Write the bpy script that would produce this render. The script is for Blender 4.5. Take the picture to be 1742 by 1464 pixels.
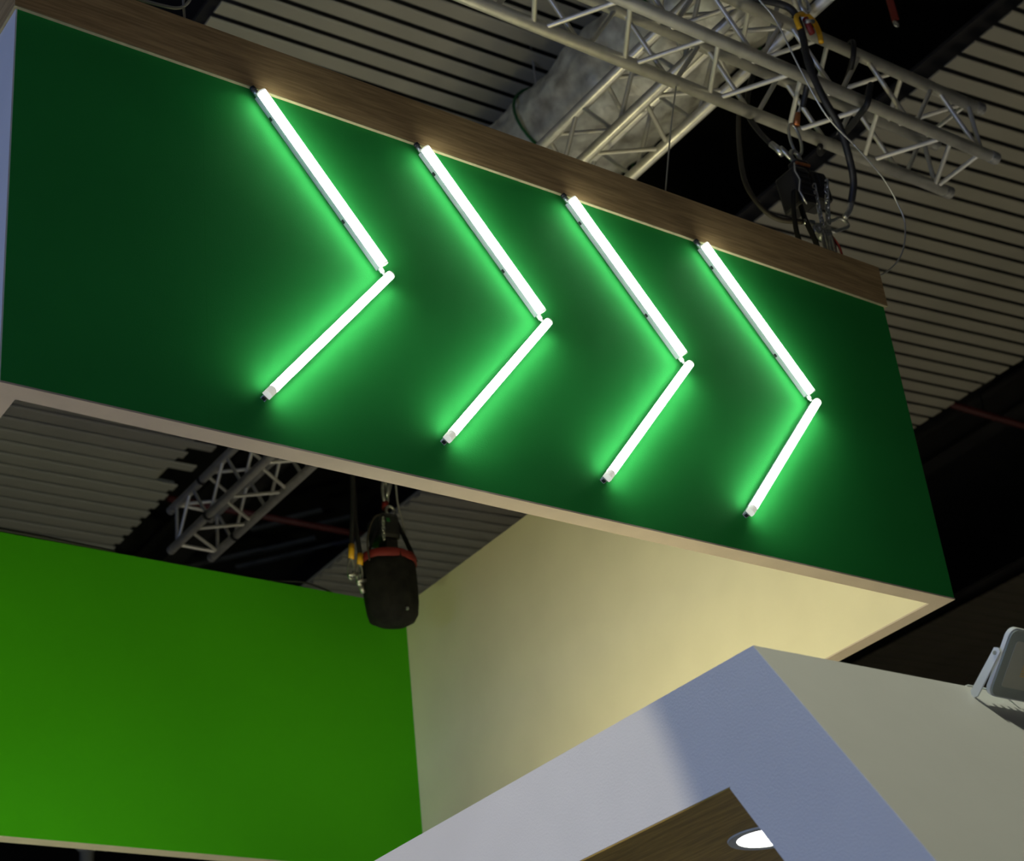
import bpy, bmesh, math, random
from mathutils import Vector, Matrix, noise
random.seed(7)
PI = math.pi
scene = bpy.context.scene
for o in list(bpy.data.objects):
    bpy.data.objects.remove(o)
COL = scene.collection

# ------------------------------------------------------------------ camera
EYE = 1.6
cam_d = bpy.data.cameras.new('camera')
cam_d.sensor_width = 36.0
cam_d.sensor_fit = 'HORIZONTAL'
cam_d.lens = 62.97
cam_d.clip_end = 300
cam_d.dof.use_dof = True
cam_d.dof.focus_distance = 5.7
cam_d.dof.aperture_fstop = 4.2
cam = bpy.data.objects.new('camera', cam_d)
COL.objects.link(cam)
RIGHT = (0.81985608, -0.56364886, -0.10067754)
DOWN = (0.20704427, 0.45578144, -0.86567658)
FWD = (0.53382458, 0.6888855, 0.49037545)
m = Matrix.Identity(4)
for r in range(3):
    m[r][0] = RIGHT[r]; m[r][1] = -DOWN[r]; m[r][2] = -FWD[r]
m.translation = (0, 0, EYE)
cam.matrix_world = m
scene.camera = cam

# ------------------------------------------------------------------ world, lamps, exposure
scene.view_settings.view_transform = 'Standard'
scene.view_settings.look = 'None'
scene.view_settings.exposure = 0.0
scene.view_settings.gamma = 1.0
scene.view_settings.use_curve_mapping = False
w = bpy.data.worlds.new('hall_air'); scene.world = w
w.use_nodes = True
bg = w.node_tree.nodes['Background']
bg.inputs[0].default_value = (0.85, 0.92, 1.0, 1)
bg.inputs[1].default_value = 0.02

def lamp(name, kind, loc, aim, power, color, size=0.3, size_y=None, angle=90, blend=0.3):
    d = bpy.data.lights.new(name, kind)
    d.energy = power; d.color = color
    if kind == 'AREA':
        d.shape = 'RECTANGLE' if size_y else 'DISK'
        d.size = size
        if size_y: d.size_y = size_y
    else:
        d.shadow_soft_size = size
        if kind == 'SPOT':
            d.spot_size = math.radians(angle); d.spot_blend = blend
    o = bpy.data.objects.new(name, d); COL.objects.link(o)
    o.location = loc
    o.rotation_euler = (Vector(aim) - Vector(loc)).to_track_quat('-Z', 'Y').to_euler()
    return o

# high-bay lamp of the hall, in front of the stand, above the viewer
lamp('hall_high_bay_lamp', 'SPOT', (1.9, 0.5, 9.0), (3.6, 2.7, 2.2), 640, (1.0, 1.0, 0.76), 0.12, angle=36, blend=0.8)
# added blue area light, out of view, for the bluish light from the left
lamp('left_blue_fill', 'AREA', (-6.0, 2.6, 2.0), (2.8, 3.4, 2.6), 215, (0.38, 0.52, 1.0), 2.6, 1.8)
# added unseen spot; its cone edge stands in for a shadow edge on the canopy
lamp('canopy_side_fill', 'SPOT', (-2.2, 5.6, 4.6), (2.87, 4.97, 2.72), 420, (1.0, 0.88, 0.66), 0.05, angle=36, blend=0.02)
# warm floodlight on the canopy, plus two added unseen fills under the ring
lamp('ring_floodlight', 'AREA', (3.3, 5.5, 3.34), (4.3, 4.85, 3.94), 36, (1.0, 0.90, 0.54), 0.25, 0.18)
lamp('back_wall_fill', 'SPOT', (1.6, 5.6, 2.0), (2.2, 7.7, 3.75), 230, (0.85, 1.0, 0.55), 0.12, angle=88, blend=0.9)  # added to brighten the lower left of the lime back wall
lamp('edging_fill', 'SPOT', (1.2, 5.0, 1.2), (1.2, 4.95, 4.2), 62, (1.0, 0.92, 0.62), 0.1, angle=66, blend=0.7)  # added to brighten the bottom edging at the left
# added unseen spots above the floor, which throws their light back up
lamp('floor_bounce_right', 'SPOT', (7.2, 6.0, 4.0), (7.2, 6.0, 0.0), 1300, (1.0, 0.95, 0.82), 0.3, angle=125, blend=0.6)
lamp('floor_bounce_back', 'SPOT', (2.5, 10.5, 4.0), (2.5, 10.5, 0.0), 150, (1.0, 0.95, 0.82), 0.3, angle=125, blend=0.6)
lamp('floor_bounce_aisle', 'SPOT', (-3.0, -4.0, 4.0), (-3.0, -4.0, 0.0), 1100, (1.0, 0.85, 0.6), 0.3, angle=125, blend=0.6)

# ------------------------------------------------------------------ materials
MATS = {}
def mat(name, color, rough=0.5, metal=0.0, var=0.0, vscale=8.0, bump=0.0, bscale=60.0, emit=None, estr=0.0, spec=0.5, stretch=(1, 1, 1)):
    m = bpy.data.materials.new(name); m.use_nodes = True
    nt = m.node_tree; b = nt.nodes['Principled BSDF']
    b.inputs['Base Color'].default_value = (*color, 1)
    b.inputs['Roughness'].default_value = rough
    b.inputs['Metallic'].default_value = metal
    b.inputs['Specular IOR Level'].default_value = spec
    if emit:
        b.inputs['Emission Color'].default_value = (*emit, 1)
        b.inputs['Emission Strength'].default_value = estr
    tc = nt.nodes.new('ShaderNodeTexCoord'); mp = nt.nodes.new('ShaderNodeMapping')
    mp.inputs['Scale'].default_value = stretch
    nt.links.new(tc.outputs['Object'], mp.inputs['Vector'])
    if var > 0:
        n = nt.nodes.new('ShaderNodeTexNoise'); n.inputs['Scale'].default_value = vscale; n.inputs['Detail'].default_value = 5
        nt.links.new(mp.outputs['Vector'], n.inputs['Vector'])
        r = nt.nodes.new('ShaderNodeValToRGB')
        r.color_ramp.elements[0].position = 0.3; r.color_ramp.elements[1].position = 0.7
        r.color_ramp.elements[0].color = (*[c * (1 - var) for c in color], 1)
        r.color_ramp.elements[1].color = (*[min(1, c * (1 + var)) for c in color], 1)
        nt.links.new(n.outputs['Fac'], r.inputs['Fac'])
        nt.links.new(r.outputs['Color'], b.inputs['Base Color'])
    if bump > 0:
        n2 = nt.nodes.new('ShaderNodeTexNoise'); n2.inputs['Scale'].default_value = bscale; n2.inputs['Detail'].default_value = 3
        nt.links.new(mp.outputs['Vector'], n2.inputs['Vector'])
        bp = nt.nodes.new('ShaderNodeBump'); bp.inputs['Strength'].default_value = bump; bp.inputs['Distance'].default_value = 0.01
        nt.links.new(n2.outputs['Fac'], bp.inputs['Height'])
        nt.links.new(bp.outputs['Normal'], b.inputs['Normal'])
    MATS[name] = m
    return m

def wood(name, light, dark, stretch, rough=0.55):
    m = bpy.data.materials.new(name); m.use_nodes = True
    nt = m.node_tree; b = nt.nodes['Principled BSDF']
    b.inputs['Roughness'].default_value = rough
    b.inputs['Specular IOR Level'].default_value = 0.3
    tc = nt.nodes.new('ShaderNodeTexCoord'); mp = nt.nodes.new('ShaderNodeMapping')
    mp.inputs['Scale'].default_value = stretch
    nt.links.new(tc.outputs['Object'], mp.inputs['Vector'])
    n = nt.nodes.new('ShaderNodeTexNoise'); n.inputs['Scale'].default_value = 3.0; n.inputs['Detail'].default_value = 8; n.inputs['Distortion'].default_value = 1.2
    n2 = nt.nodes.new('ShaderNodeTexNoise'); n2.inputs['Scale'].default_value = 14.0; n2.inputs['Detail'].default_value = 6
    nt.links.new(mp.outputs['Vector'], n.inputs['Vector']); nt.links.new(mp.outputs['Vector'], n2.inputs['Vector'])
    mx = nt.nodes.new('ShaderNodeMath'); mx.operation = 'MULTIPLY_ADD'; mx.inputs[1].default_value = 0.55
    nt.links.new(n2.outputs['Fac'], mx.inputs[0]); 
    ml = nt.nodes.new('ShaderNodeMath'); ml.operation = 'MULTIPLY'; ml.inputs[1].default_value = 0.5
    nt.links.new(n.outputs['Fac'], ml.inputs[0]); nt.links.new(ml.outputs[0], mx.inputs[2])
    r = nt.nodes.new('ShaderNodeValToRGB')
    r.color_ramp.elements[0].position = 0.40; r.color_ramp.elements[1].position = 0.66
    r.color_ramp.elements[0].color = (*dark, 1); r.color_ramp.elements[1].color = (*light, 1)
    nt.links.new(mx.outputs[0], r.inputs['Fac']); nt.links.new(r.outputs['Color'], b.inputs['Base Color'])
    bp = nt.nodes.new('ShaderNodeBump'); bp.inputs['Strength'].default_value = 0.12; bp.inputs['Distance'].default_value = 0.004
    nt.links.new(mx.outputs[0], bp.inputs['Height']); nt.links.new(bp.outputs['Normal'], b.inputs['Normal'])
    MATS[name] = m
    return m

mat('green_paint', (0.025, 0.275, 0.052), 0.6, var=0.04, vscale=3, bump=0.10, bscale=220, spec=0.02)
mat('lime_paint', (0.055, 0.36, 0.006), 0.6, var=0.03, vscale=2, bump=0.06, bscale=200, spec=0.08)
mat('cream_paint', (0.74, 0.695, 0.485), 0.6, var=0.03, vscale=4, bump=0.05, bscale=120, spec=0.3)
mat('white_paint', (0.74, 0.75, 0.74), 0.6, var=0.02, vscale=5, bump=0.08, bscale=160, spec=0.3)
mat('trim_paint', (0.54, 0.455, 0.355), 0.6, var=0.05, vscale=9, bump=0.05, bscale=120, spec=0.3)
wood('oak_band', (0.54, 0.37, 0.165), (0.31, 0.205, 0.085), (0.55, 6, 9))
wood('oak_band_side', (0.54, 0.37, 0.165), (0.31, 0.205, 0.085), (6, 0.55, 9))
wood('oak_ceiling', (0.54, 0.36, 0.075), (0.30, 0.195, 0.03), (7, 0.6, 7))
mat('oak_edge', (0.40, 0.34, 0.17), 0.6, var=0.12, vscale=30)
mat('tube_diffuser', (0.9, 0.9, 0.9), 0.4, emit=(0.95, 1.0, 0.985), estr=23.0)
mat('lit_cap_plastic', (0.78, 0.78, 0.66), 0.4, emit=(1.0, 1.0, 0.85), estr=0.45)  # faint emission stands in for tube light passing through the caps
mat('white_plastic', (0.78, 0.78, 0.70), 0.4)
mat('lamp_housing', (0.44, 0.47, 0.46), 0.5, metal=0.1, var=0.05)
mat('black_rubber', (0.012, 0.012, 0.013), 0.55, var=0.2, bump=0.1)
mat('dark_cable', (0.035, 0.03, 0.022), 0.6, var=0.2)
mat('black_fabric', (0.010, 0.010, 0.009), 0.85, var=0.5, vscale=14, bump=0.5, bscale=30, spec=0.15)
mat('black_metal', (0.02, 0.02, 0.021), 0.42, metal=0.2, var=0.3)
mat('red_fabric', (0.15, 0.008, 0.006), 0.7, var=0.15)
mat('pipe_red', (0.07, 0.008, 0.006), 0.6, var=0.1)
mat('red_paint', (0.24, 0.015, 0.010), 0.5, var=0.1)
mat('yellow_paint', (0.75, 0.40, 0.01), 0.5, var=0.1)
mat('copper', (0.60, 0.22, 0.08), 0.4, metal=0.8, var=0.1)
mat('aluminium', (0.70, 0.69, 0.62), 0.36, metal=0.45, var=0.14, vscale=14, bump=0.05, bscale=40)
mat('weld_metal', (0.40, 0.40, 0.37), 0.5, metal=0.7, var=0.2, vscale=60, bump=0.4, bscale=150)
mat('galvanised', (0.55, 0.56, 0.54), 0.35, metal=0.85, var=0.2, vscale=40)
mat('steel_wire', (0.55, 0.55, 0.52), 0.4, metal=0.6)
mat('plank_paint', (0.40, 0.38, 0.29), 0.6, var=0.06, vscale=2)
mat('shaded_plank_paint', (0.17, 0.15, 0.105), 0.6, var=0.1, vscale=2)  # darker than the other planks: the field's dim light is in the colour
mat('deck_dark', (0.028, 0.026, 0.023), 0.8, var=0.3, vscale=1.5)
mat('rib_grey', (0.09, 0.09, 0.09), 0.6, var=0.3, vscale=4)
mat('foil', (0.78, 0.72, 0.54), 0.33, metal=0.35, var=0.5, vscale=7, bump=1.0, bscale=11)
mat('green_strap', (0.01, 0.10, 0.02), 0.6)
mat('flood_body', (0.72, 0.76, 0.78), 0.4)
mat('flood_glass', (0.34, 0.39, 0.35), 0.18, var=0.05, vscale=20)
mat('flood_reflector', (0.50, 0.51, 0.42), 0.4, var=0.05)
mat('led_yellow', (0.85, 0.52, 0.08), 0.4)
mat('column_grey', (0.35, 0.34, 0.32), 0.5, var=0.1)
mat('carpet', (0.50, 0.48, 0.44), 0.95, var=0.08, vscale=20)
mat('downlight_lens', (0.9, 0.9, 0.9), 0.4, emit=(1.0, 0.99, 0.97), estr=7.0)
mat('downlight_ring', (0.55, 0.57, 0.50), 0.4)

# ------------------------------------------------------------------ helpers
def tag(o, label=None, cat=None, group=None, kind=None):
    if label: o['label'] = label
    if cat: o['category'] = cat
    if group: o['group'] = group
    if kind: o['kind'] = kind
    return o

def root(name, loc, label, cat, group=None, kind=None):
    o = bpy.data.objects.new(name, None); COL.objects.link(o)
    o.location = loc
    o.empty_display_size = 0.1
    return tag(o, label, cat, group, kind)

def origin_of(p):
    v = Vector((0, 0, 0))
    while p is not None:
        v = v + Vector(p.location); p = p.parent
    return v

def finish(name, bm, material, parent=None, smooth=False, base=None):
    """bm is in world coordinates; the object is placed under its parent (or at base)"""
    off = origin_of(parent)
    loc = Vector((0, 0, 0))
    if base is not None:
        loc = Vector(base) - off
        off = Vector(base)
    bmesh.ops.recalc_face_normals(bm, faces=bm.faces)
    bmesh.ops.translate(bm, verts=bm.verts, vec=-off)
    me = bpy.data.meshes.new(name); bm.to_mesh(me); bm.free()
    me.materials.append(MATS[material] if isinstance(material, str) else material)
    if smooth:
        for p in me.polygons: p.use_smooth = True
    o = bpy.data.objects.new(name, me); COL.objects.link(o)
    o.location = loc
    if parent is not None: o.parent = parent
    return o

def box(bm, lo, hi, bevel=0.0):
    r = bmesh.ops.create_cube(bm, size=1.0)
    vs = r['verts']
    for v in vs:
        v.co = Vector([lo[i] + (v.co[i] + 0.5) * (hi[i] - lo[i]) for i in range(3)])
    if bevel > 0:
        es = list({e for v in vs for e in v.link_edges})
        bmesh.ops.bevel(bm, geom=es, offset=bevel, segments=2, affect='EDGES', profile=0.5)
    return bm

def nb(): return bmesh.new()

def obox(bm, centre, ax, ay, az, sx, sy, sz, bevel=0.0):
    """oriented box; ax, ay, az unit vectors"""
    r = bmesh.ops.create_cube(bm, size=1.0); vs = r['verts']
    c = Vector(centre); ax, ay, az = Vector(ax), Vector(ay), Vector(az)
    for v in vs:
        q = v.co.copy()
        v.co = c + ax * q.x * sx + ay * q.y * sy + az * q.z * sz
    if bevel > 0:
        es = list({e for v in vs for e in v.link_edges})
        bmesh.ops.bevel(bm, geom=es, offset=bevel, segments=2, affect='EDGES', profile=0.5)
    return bm

def frame_of(d):
    d = Vector(d).normalized()
    a = Vector((0, 0, 1)) if abs(d.z) < 0.9 else Vector((1, 0, 0))
    u = d.cross(a).normalized(); v = d.cross(u).normalized()
    return d, u, v

def rod(bm, p, q, r, r2=None, n=12, caps=True):
    p, q = Vector(p), Vector(q); r2 = r if r2 is None else r2
    d, u, v = frame_of(q - p)
    A = [bm.verts.new(p + (u * math.cos(2 * PI * i / n) + v * math.sin(2 * PI * i / n)) * r) for i in range(n)]
    B = [bm.verts.new(q + (u * math.cos(2 * PI * i / n) + v * math.sin(2 * PI * i / n)) * r2) for i in range(n)]
    for i in range(n):
        bm.faces.new((A[i], A[(i + 1) % n], B[(i + 1) % n], B[i]))
    if caps:
        bm.faces.new(A[::-1]); bm.faces.new(B)
    return bm

def smooth_path(pts, k=6):
    pts = [Vector(p) for p in pts]; out = []
    n = len(pts)
    for i in range(n - 1):
        p0 = pts[max(0, i - 1)]; p1 = pts[i]; p2 = pts[i + 1]; p3 = pts[min(n - 1, i + 2)]
        for j in range(k):
            t = j / k; t2 = t * t; t3 = t2 * t
            out.append(0.5 * ((2 * p1) + (p2 - p0) * t + (2 * p0 - 5 * p1 + 4 * p2 - p3) * t2 + (3 * p1 - p0 - 3 * p2 + p3) * t3))
    out.append(pts[-1])
    return out

def hose(bm, pts, r, n=10, closed=False, flat=None):
    """swept tube; r number; flat=(a,b) sweeps an oval section"""
    P = [Vector(p) for p in pts]; N = len(P)
    T = []
    for i in range(N):
        a = P[(i - 1) % N] if (closed or i > 0) else P[i]
        b = P[(i + 1) % N] if (closed or i < N - 1) else P[i]
        T.append((b - a).normalized())
    _, u, v = frame_of(T[0])
    rings = []
    for i in range(N):
        u = (u - T[i] * u.dot(T[i])).normalized(); v = T[i].cross(u)
        ra, rb = flat if flat else (r, r)
        rings.append([bm.verts.new(P[i] + u * math.cos(2 * PI * k / n) * ra + v * math.sin(2 * PI * k / n) * rb) for k in range(n)])
    for i in range(N if closed else N - 1):
        A, B = rings[i], rings[(i + 1) % N]
        if closed and i == N - 1:
            # find best twist match
            best = min(range(n), key=lambda s: (A[0].co - B[s].co).length)
            B = B[best:] + B[:best]
        for k in range(n):
            bm.faces.new((A[k], A[(k + 1) % n], B[(k + 1) % n], B[k]))
    if not closed:
        bm.faces.new(rings[0][::-1]); bm.faces.new(rings[-1])
    return bm

def loop_pts(c, ax, ay, a, b, n=20):
    c, ax, ay = Vector(c), Vector(ax), Vector(ay)
    return [c + ax * a * math.cos(2 * PI * i / n) + ay * b * math.sin(2 * PI * i / n) for i in range(n)]

def stadium(c, ax, ay, half_len, half_w, n=8):
    c, ax, ay = Vector(c), Vector(ax), Vector(ay); s = half_len - half_w; out = []
    for i in range(n + 1):
        t = -PI / 2 + PI * i / n
        out.append(c + ax * (s + half_w * math.cos(t)) + ay * half_w * math.sin(t))
    for i in range(n + 1):
        t = PI / 2 + PI * i / n
        out.append(c + ax * (-s + half_w * math.cos(t)) + ay * half_w * math.sin(t))
    return out

def prism(bm, poly, vec):
    """poly: list of 3D points (planar), extruded along vec"""
    vec = Vector(vec)
    A = [bm.verts.new(Vector(p)) for p in poly]; B = [bm.verts.new(Vector(p) + vec) for p in poly]
    n = len(poly)
    bm.faces.new(A[::-1]); bm.faces.new(B)
    for i in range(n):
        bm.faces.new((A[i], A[(i + 1) % n], B[(i + 1) % n], B[i]))
    return bm

def lathe(bm, base, prof, n=28, squash=(1, 1)):
    """prof: (radius, z) list around a vertical axis through base"""
    b = Vector(base); rings = []
    for (r, z) in prof:
        rings.append([bm.verts.new(b + Vector((math.cos(2 * PI * i / n) * r * squash[0], math.sin(2 * PI * i / n) * r * squash[1], z))) for i in range(n)])
    for A, B in zip(rings[:-1], rings[1:]):
        for i in range(n):
            bm.faces.new((A[i], A[(i + 1) % n], B[(i + 1) % n], B[i]))
    bm.faces.new(rings[0][::-1]); bm.faces.new(rings[-1])
    return bm

def chain(parent, p, q, link=0.036, width=0.024, r=0.0036, material='galvanised', shared={}):
    p, q = Vector(p), Vector(q); d, u, v = frame_of(q - p)
    key = (link, width, r, material)
    if key not in shared:
        bm = nb(); hose(bm, stadium((0, 0, 0), (0, 0, 1), (1, 0, 0), link / 2, width / 2 - r, 6), r, 6, closed=True)
        bmesh.ops.recalc_face_normals(bm, faces=bm.faces)
        me = bpy.data.meshes.new('chain_link'); bm.to_mesh(me); bm.free(); me.materials.append(MATS[material])
        for f in me.polygons: f.use_smooth = True
        shared[key] = me
    pitch = link - 4 * r
    n = max(2, int((q - p).length / pitch))
    off = origin_of(parent)
    for i in range(n):
        o = bpy.data.objects.new('chain_link', shared[key]); COL.objects.link(o)
        x, y = (u, v) if i % 2 == 0 else (v, -u)
        mm = Matrix.Identity(4)
        for k in range(3):
            mm[k][0] = x[k]; mm[k][1] = y[k]; mm[k][2] = d[k]
        mm.translation = p + d * (pitch * (i + 0.5)) - off
        o.matrix_local = mm; o.parent = parent; o.matrix_parent_inverse = Matrix.Identity(4)

# ------------------------------------------------------------------ setting: floor and hall roof
bm = nb(); box(bm, (-30, -25, -0.1), (45, 55, 0.0))
tag(finish('floor', bm, 'carpet'), 'pale grey exhibition hall floor', kind='structure')

ZC = 9.6          # underside of the plank ceiling
bm = nb(); box(bm, (-25, -15, 12.6), (60, 70, 12.8))
deck = tag(finish('ceiling', bm, 'deck_dark'), 'dark roof deck of the hall above the plank fields', kind='structure')
# steel beams along the open bays of the roof
for x, z in ((3.2, 11.2), (6.9, 11.4), (8.3, 11.0), (12.6, 11.0), (15.6, 11.2)):
    bm = nb()
    box(bm, (x - 0.12, -8, z), (x + 0.12, 45, z + 0.03)); box(bm, (x - 0.015, -8, z + 0.03), (x + 0.015, 45, z + 0.4)); box(bm, (x - 0.12, -8, z + 0.4), (x + 0.12, 45, z + 0.43))
    finish('roof_beam', bm, 'deck_dark', deck)
for y in (1, 6, 11, 18.6, 24, 30):
    bm = nb(); box(bm, (-20, y - 0.1, 11.7), (55, y + 0.1, 12.1)); finish('purlin', bm, 'deck_dark', deck)
# pale metal ribs high in the open bay behind the ring
rib_me = None
for (x, y, l) in ((9.2, 16.0, 0.55), (9.6, 16.0, 0.5), (9.4, 16.75, 0.8), (9.55, 17.0, 1.3), (9.0, 16.35, 0.5), (8.9, 17.35, 1.0), (9.95, 16.5, 0.6)):
    bm = nb(); d = Vector((0.62, -0.78, 0)); obox(bm, (x, y, 11.1), d, Vector((0.78, 0.62, 0)), (0, 0, 1), l, 0.07, 0.04, 0.008)
    finish('roof_rib', bm, 'rib_grey', deck)

def plank_field(name, label, x0, x1, y0, y1, pitch, skew, ragged=None, z=ZC, joint=0.040, paint='plank_paint', back_up=0.16, back_paint='deck_dark'):
    """field of ceiling planks that run across in x, with open joints"""
    bm = nb()
    s = skew * (x1 - x0)
    zb = z + back_up; cut = 0.20
    right = [(x1, y0 - 0.2 + s, zb)]
    if ragged:
        yr = ragged[1] + s + 0.05
        right = [(x1 - cut, y0 - 0.2 + s, zb), (x1 - cut, yr, zb), (x1 - 0.01, yr, zb)]
    prism(bm, [(x0, y0 - 0.2, zb)] + right + [(x1 - 0.01, y1 + 0.2 + s, zb), (x0, y1 + 0.2, zb)], (0, 0, 0.03))
    f = tag(finish(name, bm, back_paint, base=(x0, y0, z)), label, kind='structure')
    def plank_mesh(x1p):
        b = nb(); wd = pitch - joint; L = x1p - x0; sk = skew * L
        prof = [(0, 0.008), (0.005, 0.002), (0.014, 0), (wd - 0.014, 0), (wd - 0.005, 0.002), (wd, 0.008), (wd, 0.012), (0, 0.012)]
        prism(b, [(0, y, zz) for (y, zz) in prof], (L, sk, 0))
        bmesh.ops.recalc_face_normals(b, faces=b.faces)
        me = bpy.data.meshes.new('plank'); b.to_mesh(me); b.free(); me.materials.append(MATS[paint]); return me
    full = plank_mesh(x1)
    n = int((y1 - y0) / pitch)
    for i in range(n):
        y = y0 + i * pitch
        me = full
        if ragged and ragged[0] <= y <= ragged[1]:
            k = int((y - ragged[0]) / pitch + 0.5) % 4
            if k in (1, 3): me = plank_mesh(x1 - (0.26 if k == 3 else 0.18))
        o = bpy.data.objects.new('plank', me); COL.objects.link(o)
        o.location = (0, y - y0, 0); o.parent = f
    return f
plank_field('ceiling_panel', 'pale plank ceiling field with dark joints behind the wooden band', 3.94, 6.42, 5.2, 10.6, 0.155, -0.04)
plank_field('ceiling_panel', 'pale plank ceiling field with a stepped edge seen through the ring at the left', 3.94, 6.42, 10.9, 19.0, 0.20, -0.04, ragged=(12.0, 13.5), joint=0.085, back_up=0.038, back_paint='plank_paint')
plank_field('ceiling_panel', 'pale plank ceiling field at the upper right behind the aluminium truss end', 8.6, 12.25, 3.6, 11.2, 0.168, -0.115)
plank_field('ceiling_panel', 'pale plank ceiling field beside the chain bag seen through the ring', 8.6, 12.25, 11.5, 17.6, 0.19, -0.115, joint=0.08, back_up=0.038, back_paint='plank_paint')
plank_field('ceiling_panel', 'plank ceiling field with painted-in shade at the right border behind the floodlight', 16.0, 22.5, 8.0, 21.0, 0.20, -0.09, paint='shaded_plank_paint', joint=0.02)

# ------------------------------------------------------------------ the hanging square header ring
X0, X1, Y0, Y1 = 1.403, 5.105, 4.0, 7.72
T = 0.068
ZB, ZT, ZW = 2.591 + EYE, 4.112 + EYE, 3.915 + EYE
TR = 0.006
hdr = root('hanging_header', ((X0 + X1) / 2, (Y0 + Y1) / 2, ZB), 'hanging square ring header, dark green front with oak band, cream and lime insides', 'header')
seam = 2.016
def panel(name, lo, hi, material, label=None):
    b = nb(); box(b, lo, hi, 0.0003)
    o = finish(name, b, material, hdr)
    if label: o['label'] = label
    return o
Z0 = ZB + TR
panel('front_board', (X0 + 0.001, Y0, Z0), (seam - 0.0001, Y0 + T * 0.5, ZT - 0.004), 'green_paint', 'dark green front board left of the seam')
panel('front_board', (seam + 0.0001, Y0 + 0.0003, Z0), (X1 - 0.001, Y0 + T * 0.5, ZT - 0.004), 'green_paint', 'dark green front board carrying the tube lights')
panel('front_lining', (X0 + T, Y0 + T * 0.5, Z0), (X1 - T, Y0 + T, ZT - 0.004), 'cream_paint')
panel('left_board', (X0 - 0.004, Y0 + 0.001, Z0), (X0 + T * 0.5, Y1, ZT - 0.004), 'white_paint', 'white left board')
panel('left_lining', (X0 + T * 0.5, Y0 + T, Z0), (X0 + T, Y1 - T, ZT - 0.004), 'cream_paint')
panel('right_lining', (X1 - T, Y0 + T, Z0), (X1 - T * 0.5, Y1 - T, ZT - 0.004), 'cream_paint', 'cream inner face on the right')
panel('right_board', (X1 - T * 0.5, Y0 + T * 0.5, Z0), (X1, Y1, ZT - 0.004), 'white_paint')
panel('back_lining', (X0 + T, Y1 - T, Z0), (X1 - T, Y1 - T * 0.5, ZT - 0.004), 'lime_paint', 'lime green inner face at the back')
panel('back_board', (X0 + T * 0.5, Y1 - T * 0.5, Z0), (X1 - T * 0.5, Y1, ZT - 0.004), 'green_paint')
# mitred bottom edging, four strips
xa, xb, ya, yb = X0 + T, X1 - T, Y0 + T, Y1 - T
for nm, poly in (('front', [(X0, Y0), (X1, Y0), (xb, ya), (xa, ya)]), ('right', [(X1, Y0), (X1, Y1), (xb, yb), (xb, ya)]),
                 ('back', [(X1, Y1), (X0, Y1), (xa, yb), (xb, yb)]), ('left', [(X0, Y1), (X0, Y0), (xa, ya), (xa, yb)])):
    b = nb(); prism(b, [(x, y, ZB) for x, y in poly], (0, 0, TR))
    finish('bottom_edging', b, 'trim_paint', hdr)
# oak band around the top, standing proud of the boards
PR = 0.012
def band(lo, hi, material, edge_lo, edge_hi):
    b = nb(); box(b, lo, hi, 0.0008); o = finish('oak_band', b, material, hdr)
    b = nb(); box(b, edge_lo, edge_hi); finish('band_edge', b, 'oak_edge', o)
band((X0 - PR, Y0 - PR, ZW + 0.004), (X1 + PR, Y0 - 0.0005, ZT), 'oak_band', (X0 - PR, Y0 - PR, ZW), (X1 + PR, Y0 - 0.0005, ZW + 0.004))
band((X0 - PR, Y0, ZW + 0.004), (X0 - 0.0045, Y1 + PR, ZT), 'oak_band_side', (X0 - PR, Y0, ZW), (X0 - 0.0045, Y1 + PR, ZW + 0.004))
band((X1 + 0.0005, Y0, ZW + 0.004), (X1 + PR, Y1 + PR, ZT), 'oak_band_side', (X1 + 0.0005, Y0, ZW), (X1 + PR, Y1 + PR, ZW + 0.004))
band((X0, Y1 + 0.0005, ZW + 0.004), (X1, Y1 + PR, ZT), 'oak_band', (X0, Y1 + 0.0005, ZW), (X1, Y1 + PR, ZW + 0.004))

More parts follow.
